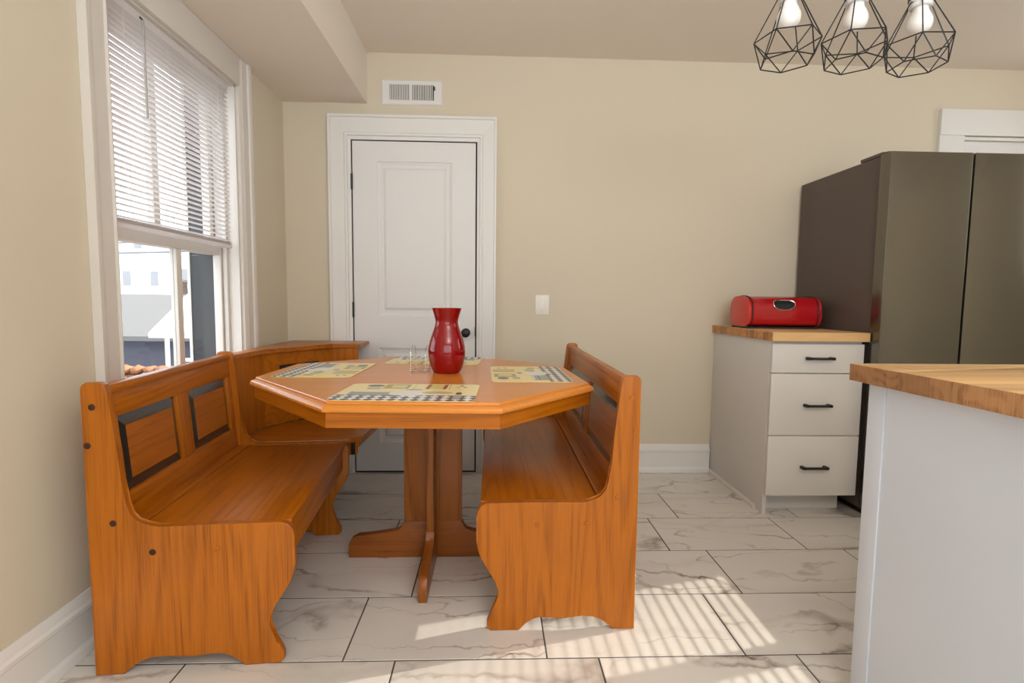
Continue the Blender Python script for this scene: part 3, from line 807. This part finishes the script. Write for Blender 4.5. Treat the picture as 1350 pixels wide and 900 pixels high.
# corner unit
cu = thing('corner_bench', 'honey oak corner bench unit with flat cap in the corner beside the closet door', 'bench', (0, 0, 0))
capz = 0.815
A0 = (-1.135, 2.304); A1 = (-1.118, 2.58); A2 = (-0.895, 2.93); A3 = (-0.752, 2.93)
cap = [(-1.190, 2.298), (-1.128, 2.302), (-1.106, 2.57), (-0.885, 2.915), (-0.738, 2.915), (-0.738, 3.140), (-1.190, 3.140)]
bm = bmesh.new(); prism_bm(bm, cap, lambda a, b: (a, b, capz - 0.02), lambda a, b: (a, b, capz), 0.004, 2); obj('cap', bm, oak_x, cu, smooth=True)
def vboard(name, p, q, z0, z1, th, mat, lean=0.0, inset=0.0, parent=cu):
    """upright board whose front face runs p -> q (front is to the right of the direction p->q), th thick behind"""
    P, Q = Vector((*p, 0)), Vector((*q, 0)); d = (Q - P).normalized(); n = Vector((d.y, -d.x, 0))
    P = P + n * inset; Q = Q + n * inset
    bm = bmesh.new()
    vs = [bm.verts.new(c) for c in (P + Vector((0, 0, z0)), Q + Vector((0, 0, z0)), Q - n * th + Vector((0, 0, z0)), P - n * th + Vector((0, 0, z0)),
                                    P + Vector((0, 0, z1)), Q + Vector((0, 0, z1)), Q - n * th + Vector((0, 0, z1)), P - n * th + Vector((0, 0, z1)))]
    for f in ((3, 2, 1, 0), (4, 5, 6, 7), (0, 1, 5, 4), (1, 2, 6, 5), (2, 3, 7, 6), (3, 0, 4, 7)): bm.faces.new([vs[i] for i in f])
    return obj(name, bm, mat, parent)
vboard('side_wing', A0, A1, 0.43, capz - 0.021, 0.02, oak_z)
vboard('side_wing', A2, A3, 0.43, capz - 0.021, 0.02, oak_z)
d = (Vector(A2) - Vector(A1)); Ld = d.length; d.normalize()
def dp(s): q = Vector(A1) + d * s; return (q.x, q.y)
vboard('top_rail', A1, A2, 0.728, capz - 0.021, 0.018, oak_x)
vboard('bottom_rail', A1, A2, 0.43, 0.540, 0.018, oak_x)
vboard('stile', A1, dp(0.085), 0.540, 0.728, 0.018, oak_z)
vboard('stile', dp(Ld - 0.085), A2, 0.540, 0.728, 0.018, oak_z)
pnl = vboard('panel', dp(0.119), dp(Ld - 0.119), 0.570, 0.698, 0.012, oak_x, inset=-0.003)
nrm = Vector((d.y, -d.x, 0))
bm = bmesh.new(); prev = None
for ins, fr in ((0.085, -0.012), (0.119, -0.003)):
    zi = ins - 0.085
    a, b = Vector((*dp(ins), 0)) + nrm * fr, Vector((*dp(Ld - ins), 0)) + nrm * fr
    za, zb = 0.540 + zi, 0.728 - zi
    loop = [bm.verts.new(a + Vector((0, 0, za))), bm.verts.new(b + Vector((0, 0, za))), bm.verts.new(b + Vector((0, 0, zb))), bm.verts.new(a + Vector((0, 0, zb)))]
    if prev:
        for k in range(4): bm.faces.new((prev[k], prev[(k + 1) % 4], loop[(k + 1) % 4], loop[k]))
    prev = loop
obj('panel_border', bm, black_paint, pnl, label='black bevelled border')
vboard('panel_back', dp(0.08), dp(Ld - 0.08), 0.535, 0.733, 0.004, oak_x, inset=-0.013)
seatp = [(-1.130, 2.304), (-0.690, 2.342), (-0.600, 2.410), (-0.575, 2.925), (-0.860, 2.925), (-1.112, 2.585)]
bm = bmesh.new(); prism_bm(bm, seatp, lambda a, b: (a, b, 0.408), lambda a, b: (a, b, 0.430), 0.004, 2); obj('seat', bm, oak_x, cu, smooth=True)
vboard('seat_apron', (-0.705, 2.356), (-0.625, 2.415), 0.345, 0.407, 0.018, oak_x)
vboard('seat_apron', (-0.622, 2.415), (-0.605, 2.905), 0.375, 0.407, 0.018, oak_y)
B('leg', oak_z, cu, -1.11, -0.80, 2.345, 2.362, 0.0, 0.407, label='upright support board at the window side')
B('leg', oak_z, cu, -1.14, -1.09, 3.06, 3.13, 0.0, capz - 0.021)
B('bracket', black_mat, cu, -0.655, -0.635, 2.395, 2.41, 0.345, 0.400)

# ------------------------------------------------------------------ table
tb = thing('dining_table', 'octagonal honey oak pedestal table between the benches', 'table', (-0.24, 2.115, 0))
OX, OY = -0.24, 2.115
octo = [(-0.481, 1.472), (0.029, 1.457), (0.364, 1.835), (0.328, 2.305), (0.030, 2.605), (-0.478, 2.675), (-0.885, 2.350), (-0.892, 1.935)]
octo = [(a - OX, b - OY) for a, b in octo]
def inset(poly, dist):
    n = len(poly); out = []
    for i in range(n):
        p0, p1, p2 = Vector(poly[i - 1]), Vector(poly[i]), Vector(poly[(i + 1) % n])
        d1 = (p1 - p0).normalized(); d2 = (p2 - p1).normalized()
        n1 = Vector((-d1.y, d1.x)); n2 = Vector((-d2.y, d2.x))
        bis = (n1 + n2).normalized(); k = dist / bis.dot(n1)
        out.append(tuple(p1 + bis * k))
    return out
bm = bmesh.new(); prev = None
for ins, z in ((0.030, 0.742), (0.012, 0.742), (0.004, 0.744), (0.0, 0.748), (0.0, 0.754), (0.003, 0.760), (0.008, 0.764), (0.014, 0.766), (0.0175, 0.767), (0.0185, 0.772), (0.021, 0.775)):
    loop = [bm.verts.new((a, b, z)) for a, b in inset(octo, ins)]
    if prev:
        for k in range(8): bm.faces.new((prev[k], prev[(k + 1) % 8], loop[(k + 1) % 8], loop[k]))
    else: bm.faces.new(loop[::-1])
    prev = loop
bm.faces.new(prev)
obj('table_top', bm, oak_top, tb)
ap_o = inset(octo, 0.014); ap_i = inset(octo, 0.034)
for k in range(8):
    a, b, c, e = ap_o[k], ap_o[(k + 1) % 8], ap_i[(k + 1) % 8], ap_i[k]
    L = (Vector(b) - Vector(a)).length; ang = math.atan2(b[1] - a[1], b[0] - a[0])
    R2 = Matrix.Rotation(-ang, 2)
    pts = [R2 @ (Vector(q) - Vector(a)) for q in (a, b, c, e)]
    bm = bmesh.new(); prism_bm(bm, [tuple(q) for q in pts], lambda x, y: (x, y, 0.698), lambda x, y: (x, y, 0.7418))
    o = obj('apron_board', bm, oak_x, tb)
    o.location = (a[0], a[1], 0); o.rotation_euler = (0, 0, ang)
# pedestal
def footprof(h, tip):
    return [(0.0, 0.0), (h, 0.0), (h + 0.004, 0.020), (h, 0.060), (h - 0.012, 0.082), (h - 0.035, 0.094), (h - 0.10, 0.100), (0.165, 0.112), (0.140, 0.116), (0.128, 0.125), (0.120, 0.142), (0.118, 0.155), (0.0, 0.155)]
for s in (-1, 1):
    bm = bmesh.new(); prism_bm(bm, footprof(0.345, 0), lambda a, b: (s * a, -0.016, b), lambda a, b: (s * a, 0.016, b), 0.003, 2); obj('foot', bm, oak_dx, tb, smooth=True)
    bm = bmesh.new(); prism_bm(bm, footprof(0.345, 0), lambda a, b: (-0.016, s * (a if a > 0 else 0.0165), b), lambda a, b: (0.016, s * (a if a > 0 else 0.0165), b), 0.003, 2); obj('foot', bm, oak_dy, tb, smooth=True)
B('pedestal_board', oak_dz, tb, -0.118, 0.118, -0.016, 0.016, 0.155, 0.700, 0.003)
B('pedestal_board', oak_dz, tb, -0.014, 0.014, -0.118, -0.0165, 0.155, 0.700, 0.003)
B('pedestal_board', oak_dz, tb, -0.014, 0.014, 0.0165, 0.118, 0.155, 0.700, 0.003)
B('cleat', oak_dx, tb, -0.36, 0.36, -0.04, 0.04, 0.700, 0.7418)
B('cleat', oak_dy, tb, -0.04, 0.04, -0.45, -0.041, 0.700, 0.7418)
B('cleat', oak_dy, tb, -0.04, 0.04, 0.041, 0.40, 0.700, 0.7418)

# ------------------------------------------------------------------ on the table
TT = 0.775
def mat_outline(hx, hy, r=0.022, n=6):
    pts = []
    for cx, cy, a0 in ((hx - r, -hy + r, -PI / 2), (hx - r, hy - r, 0), (-hx + r, hy - r, PI / 2), (-hx + r, -hy + r, PI)):
        for k in range(n + 1):
            a = a0 + PI / 2 * k / n; pts.append((cx + r * math.cos(a), cy + r * math.sin(a)))
    return pts
MATS = [((-0.260, 1.632), -0.035, 'printed placemat nearest the camera, checks along the front edge', 1),
        ((-0.668, 2.140), -PI / 2 - 0.02, 'printed placemat at the left of the table by the window bench', 1),
        ((0.143, 2.055), PI / 2 + 0.02, 'printed placemat at the right edge of the table', 1),
        ((-0.268, 2.485), PI - 0.06, 'printed placemat at the far side of the table behind the vase', 1)]
for (c, rz, lb, _) in MATS:
    bm = bmesh.new()
    prism_bm(bm, mat_outline(0.214, 0.148), lambda a, b: (a, b, 0.0), lambda a, b: (a, b, 0.0025))
    for f in bm.faces: f.material_index = 0 if abs(f.normal.z) > 0.5 else 1
    o = obj('placemat', bm, [placemat_mat, cork_edge]); o.location = (c[0], c[1], TT + 0.0003); o.rotation_euler = (0, 0, rz)
    for p in o.data.polygons: p.material_index = 0 if abs(p.normal.z) > 0.5 else 1
    tag(o, lb, 'placemat', 'placemats on the table')

bm = bmesh.new()
VP = [(0.040, 0.004), (0.054, 0.0), (0.058, 0.004), (0.066, 0.020), (0.0735, 0.045), (0.078, 0.070), (0.079, 0.090), (0.077, 0.112), (0.072, 0.134), (0.065, 0.156), (0.058, 0.176), (0.052, 0.194), (0.0485, 0.208), (0.048, 0.218), (0.050, 0.230), (0.055, 0.248), (0.0615, 0.268), (0.063, 0.2735),
      (0.0605, 0.2735), (0.053, 0.248), (0.0465, 0.225), (0.0455, 0.212), (0.050, 0.194), (0.062, 0.156), (0.073, 0.112), (0.075, 0.090), (0.069, 0.045), (0.052, 0.010), (0.001, 0.008)]
lathe_bm(bm, [(r * 0.94, z * 0.943) for r, z in [(0.001, 0.004)] + VP], n=64, close_ends=False)
vs_ = obj('vase', bm, vase_red, smooth=True, angle=60); vs_.location = (-0.183, 2.090, TT + 0.0003)
tag(vs_, 'glossy red glass vase with flared neck in the middle of the table', 'vase')

nh = thing('napkin_holder', 'silver wire napkin holder left of the red vase', 'napkin holder', (-0.295, 2.140, TT + 0.0003), math.radians(-5))
def hoop(x):
    pts = [(x, -0.045, 0.004), (x, -0.045, 0.07)]
    for k in range(9):
        a = PI - PI * k / 8
        pts.append((x, 0.045 * math.cos(a), 0.07 + 0.034 * math.sin(a)))
    pts += [(x, 0.045, 0.07), (x, 0.045, 0.004)]
    return pts
for x in (-0.030, 0.030):
    bm = bmesh.new(); tube_bm(bm, hoop(x), 0.0016, 8); obj('wire_hoop', bm, chrome, nh, smooth=True)
for y in (-0.045, 0.0, 0.045):
    bm = bmesh.new(); tube_bm(bm, [(-0.030, y, 0.004), (0.030, y, 0.004)], 0.0016, 8); obj('base_wire', bm, chrome, nh, smooth=True)
for x in (-0.030, 0.030):
    bm = bmesh.new(); tube_bm(bm, [(x, -0.045, 0.004), (x, 0.045, 0.004)], 0.0016, 8); obj('base_wire', bm, chrome, nh, smooth=True)
    for y in (-0.045, 0.045):
        bm = bmesh.new(); bmesh.ops.create_uvsphere(bm, u_segments=8, v_segments=6, radius=0.003)
        bmesh.ops.translate(bm, verts=bm.verts, vec=(x, y, 0.003)); obj('foot', bm, chrome, nh, smooth=True)

# ------------------------------------------------------------------ drawer cabinet
cb = thing('drawer_cabinet', 'white three drawer base cabinet beside the refrigerator', 'cabinet', (1.372, 2.50, 0))
CW, CDp = 0.466, 0.678
B('side_panel', cab_mat, cb, 0, 0.018, 0.022, CDp, 0.0, 0.880, 0.001)
B('side_panel', cab_mat, cb, CW - 0.018, CW, 0.022, CDp, 0.10, 0.880, 0.001)
B('bottom_panel', cab_mat, cb, 0.018, CW - 0.018, 0.022, CDp, 0.10, 0.118)
B('back_panel', cab_mat, cb, 0.018, CW - 0.018, CDp - 0.012, CDp - 0.001, 0.118, 0.880)
B('top_rail', cab_mat, cb, 0.018, CW - 0.018, 0.022, 0.10, 0.862, 0.880)
B('toe_kick', cab_mat, cb, 0.018, CW - 0.03, 0.092, 0.110, 0.0, 0.0995)
bm = bmesh.new()
prism_bm(bm, [(0, 0), (0.014, 0), (0.013, 0.014), (0.006, 0.020), (0, 0.022)], lambda a, b: (-a, 0.090, b), lambda a, b: (-a, CDp, b)); obj('shoe_moulding', bm, cab_mat, cb)
for (z0, z1) in ((0.723, 0.866), (0.410, 0.719), (0.102, 0.406)):
    d_ = B('drawer', cab_mat, cb, 0.002, CW - 0.002, 0.0, 0.0195, z0, z1, 0.0012)
    hz = {0.723: 0.797, 0.410: 0.563, 0.102: 0.250}[z0]
    bm = bmesh.new()
    cx = CW / 2 + 0.002
    box_bm(bm, cx - 0.058, cx + 0.058, -0.034, -0.024, hz - 0.006, hz + 0.006, 0.0015)
    for s in (-1, 1): box_bm(bm, cx + s * 0.058 - 0.008, cx + s * 0.058 + 0.008, -0.034, -0.0003, hz - 0.007, hz + 0.007, 0.002)
    obj('handle', bm, black_mat, d_, smooth=True, label='matt black bar handle')
ct = thing('countertop', 'small butcher block top on the drawer cabinet', 'countertop', (1.358, 2.478, 0.8805))
B('slab', butcher_x, ct, 0.003, 0.488, 0.0, 0.698, 0.0, 0.044, 0.002)
B('end_grain', end_grain_small, ct, 0.0, 0.003, 0.001, 0.697, 0.001, 0.043, label='darker end grain with knots')

# bread box
bb = thing('bread_box', 'red enamel roll top bread box with black and chrome handle on the small counter', 'bread box', (1.392, 2.905, 0.9250))
BW = 0.408
def dsec(s=1.0):
    """cross-section in (y, z): y -0.115 (front) .. 0.115 (back)"""
    pts = []
    for k in range(40):
        a = 2 * PI * k / 40
        ca, sa = math.cos(a), math.sin(a)
        e = 0.72 if sa > 0 else 0.42
        y = 0.113 * s * math.copysign(abs(ca) ** e, ca)
        z = 0.094 + 0.084 * s * math.copysign(abs(sa) ** e, sa)
        pts.append((y, z))
    return pts
bm = bmesh.new(); prism_bm(bm, dsec(0.985), lambda a, b: (0.012, a, b), lambda a, b: (BW - 0.012, a, b)); obj('body', bm, box_red, bb, smooth=True)
for x0, x1 in ((0.0, 0.012), (BW - 0.012, BW)):
    bm = bmesh.new(); prism_bm(bm, dsec(1.0), lambda a, b: (x0, a, b), lambda a, b: (x1, a, b), 0.005, 3); obj('end_cap', bm, [box_cap if x0 == 0 else box_red], bb, smooth=True, angle=50)
    bm = bmesh.new(); tube_bm(bm, [((x0 if x0 else x1) + (0.010 if x0 == 0 else -0.010), a, b) for a, b in dsec(1.012)], 0.003, 6, closed=True); obj('rim', bm, black_mat, bb, smooth=True, label='dark rim')
B('base', black_mat, bb, 0.006, BW - 0.006, -0.098, 0.098, 0.0004, 0.010)
# handle opening on the upper front of the roll
def on_roll(x, t, off=0.0):
    """t: angle in the section from front (180 deg) towards the top (90 deg)"""
    a = math.radians(t); ca, sa = math.cos(a), math.sin(a)
    y = 0.113 * math.copysign(abs(ca) ** 0.72, ca); z = 0.094 + 0.084 * abs(sa) ** 0.72
    n = Vector((0, y / 0.113, (z - 0.094) / 0.084)).normalized()
    return Vector((x, y, z)) + n * off
cx, ct_ = 0.198, 158.0
ring = []
for k in range(32):
    a = 2 * PI * k / 32; ca, sa = math.cos(a), math.sin(a)
    ring.append((cx + 0.060 * math.copysign(abs(ca) ** 0.75, ca), ct_ - 19 * math.copysign(abs(sa) ** 0.75, sa)))
bm = bmesh.new(); tube_bm(bm, [on_roll(x, t, 0.001) for x, t in ring], 0.003, 6, closed=True); hr = obj('handle_ring', bm, chrome, bb, smooth=True, label='chrome oval handle ring')
bm = bmesh.new()
c0 = bm.verts.new(on_roll(cx, ct_, 0.0012)); rv = [bm.verts.new(on_roll(x, t, 0.0012)) for x, t in ring]
rm = [bm.verts.new(on_roll((x + cx) / 2, (t + ct_) / 2, 0.0012)) for x, t in ring]
for k in range(32):
    j = (k + 1) % 32
    bm.faces.new((rv[k], rv[j], rm[j], rm[k])); bm.faces.new((rm[k], rm[j], c0))
obj('handle_recess', bm, black_mat, hr, smooth=True)

# ------------------------------------------------------------------ refrigerator (local x along its front, y to the back)
fr = thing('refrigerator', 'stainless steel french door refrigerator with dark grey sides', 'refrigerator', (1.851, 2.425, 0), 0.0)
FW = 0.762
B('cabinet_body', mat_side, fr, 0.012, FW - 0.012, 0.078, 0.728, 0.035, 1.775, 0.002)
B('base_grille', dark_void, fr, 0.035, FW - 0.035, 0.06, 0.60, 0.0, 0.035)
gap = 0.401
for (x0, x1, nm) in ((0.0, gap - 0.005, 'door'), (gap + 0.005, FW, 'door')):
    dd = B(nm, steel_mat, fr, x0, x1, 0.0, 0.070, 0.745, 1.778, 0.004)
    B('door_gasket', dark_void, dd, x0 + 0.03, x1 - 0.02, 0.0705, 0.0775, 0.755, 1.765)
B('freezer_drawer', steel_mat, fr, 0.0, FW, 0.0, 0.070, 0.065, 0.725, 0.004)
B('grip_channel', dark_void, fr, 0.02, FW - 0.02, 0.02, 0.0775, 0.726, 0.744)
B('mullion', dark_void, fr, gap - 0.004, gap + 0.004, 0.030, 0.075, 0.75, 1.77)
B('hinge_cover', mat_side, fr, 0.014, 0.080, 0.075, 0.230, 1.7785, 1.795, 0.004)
B('hinge_cover', mat_side, fr, 0.010, 0.080, 0.035, 0.074, 1.7785, 1.787, 0.003)
B('hinge_cover', mat_side, fr, FW - 0.080, FW - 0.014, 0.075, 0.230, 1.7785, 1.795, 0.004)

# ------------------------------------------------------------------ island
IX, IY = 0.947, 1.340
isl = thing('kitchen_island', 'white kitchen island base in the right foreground', 'island', (IX, IY, 0))
B('side_panel', island_mat, isl, 0.040, 0.058, -1.00, -0.085, 0.0, 0.8655)
B('corner_post', island_mat, isl, 0.036, 0.100, -0.084, -0.028, 0.0, 0.8655, 0.0008)
B('far_panel', island_mat, isl, 0.100, 1.24, -0.060, -0.042, 0.0, 0.8655)
B('near_panel', island_mat, isl, 0.058, 1.24, -1.0, -0.982, 0.0, 0.8655)
B('far_end_panel', island_mat, isl, 1.222, 1.24, -0.981, -0.061, 0.0, 0.8655)
it = thing('island_worktop', 'thick butcher block worktop on the white island', 'worktop', (IX, IY, 0.866))
B('slab', butcher_x, it, 0.004, 1.30, -1.06, 0.0, 0.0, 0.044, 0.002)
bm = bmesh.new(); box_bm(bm, 0.0, 0.004, -1.059, -0.001, 0.0005, 0.0435)
obj('end_grain', bm, end_grain, it, label='end grain of the wide staves')

# ------------------------------------------------------------------ pendants
def pendant(px, py, zc, rot, label, tilt):
    t = thing('pendant_lamp', label, 'pendant lamp', (px, py, CZ), 0, 'wire cage pendant lamps above the island')
    dz = zc - CZ
    bm = bmesh.new(); lathe_bm(bm, [(0.045, -0.022), (0.05, -0.018), (0.05, -0.0005)], n=32); obj('ceiling_rose', bm, black_mat, t, smooth=True)
    bm = bmesh.new(); tube_bm(bm, [(0, 0, -0.02), (0, 0, dz + 0.165)], 0.003, 8); obj('cord', bm, black_mat, t)
    bm = bmesh.new(); lathe_bm(bm, [(0.010, dz + 0.178), (0.022, dz + 0.170), (0.026, dz + 0.160), (0.029, dz + 0.122), (0.029, dz + 0.116)][::-1], n=32); so = obj('socket', bm, paint('dark_plum_socket', srgb(44, 28, 36), 0.35), t, smooth=True, label='dark lamp socket')
    bm = bmesh.new(); lathe_bm(bm, [(0.024, dz + 0.094), (0.0265, dz + 0.096), (0.0265, dz + 0.104), (0.024, dz + 0.106), (0.0265, dz + 0.108), (0.0265, dz + 0.1158)], n=32); obj('socket_ring', bm, bulb_base, so, smooth=True, label='white threaded ring')
    bm = bmesh.new()
    lathe_bm(bm, [(0.001, dz + 0.027), (0.010, dz + 0.029), (0.020, dz + 0.034), (0.027, dz + 0.043), (0.0295, dz + 0.054), (0.0285, dz + 0.064), (0.024, dz + 0.075), (0.0195, dz + 0.084), (0.0175, dz + 0.095)], n=32)
    bu = obj('bulb', bm, bulb_mat, t, smooth=True, angle=60, label='unlit frosted white bulb')
    r1, r2, rt = 0.0815, 0.066, 0.027
    T = Matrix.Rotation(tilt[0], 3, 'X') @ Matrix.Rotation(tilt[1], 3, 'Y')
    top = Vector((0, 0, 0.108))
    def P(r, a, z):
        v = Vector((r * math.cos(math.radians(a)), r * math.sin(math.radians(a)), z)) - top
        v = T @ v + top
        return Vector((v.x, v.y, v.z + dz))
    A = [P(rt, rot + 60 * k, 0.108) for k in range(6)]
    Bq = [P(r1, rot + 60 * k, 0.0) for k in range(6)]
    Cq = [P(r2, rot - 30 + 60 * k, -0.056) for k in range(6)]
    def wire(p, q):
        bm = bmesh.new(); tube_bm(bm, [p, q], 0.0016, 6); obj('cage_wire', bm, black_wire, cage)
    bm = bmesh.new(); tube_bm(bm, A, 0.0018, 6, closed=True)
    cage = obj('wire_cage', bm, black_wire, t)
    for k in range(6):
        j = (k + 1) % 6
        wire(A[k], Bq[k]); wire(Bq[k], Bq[j]); wire(Bq[k], Cq[k]); wire(Bq[k], Cq[j]); wire(Cq[k], Cq[j])
    return t
pendant(0.770, 1.405, 1.757, 42.5, 'leftmost of the three black wire cage pendants', (0.0, 0.0))
pendant(0.950, 1.405, 1.757, 50.0, 'middle black wire cage pendant of the three', (0.0, 0.0))
pendant(1.130, 1.412, 1.757, 57.0, 'rightmost of the three black wire cage pendants', (0.0, 0.0))
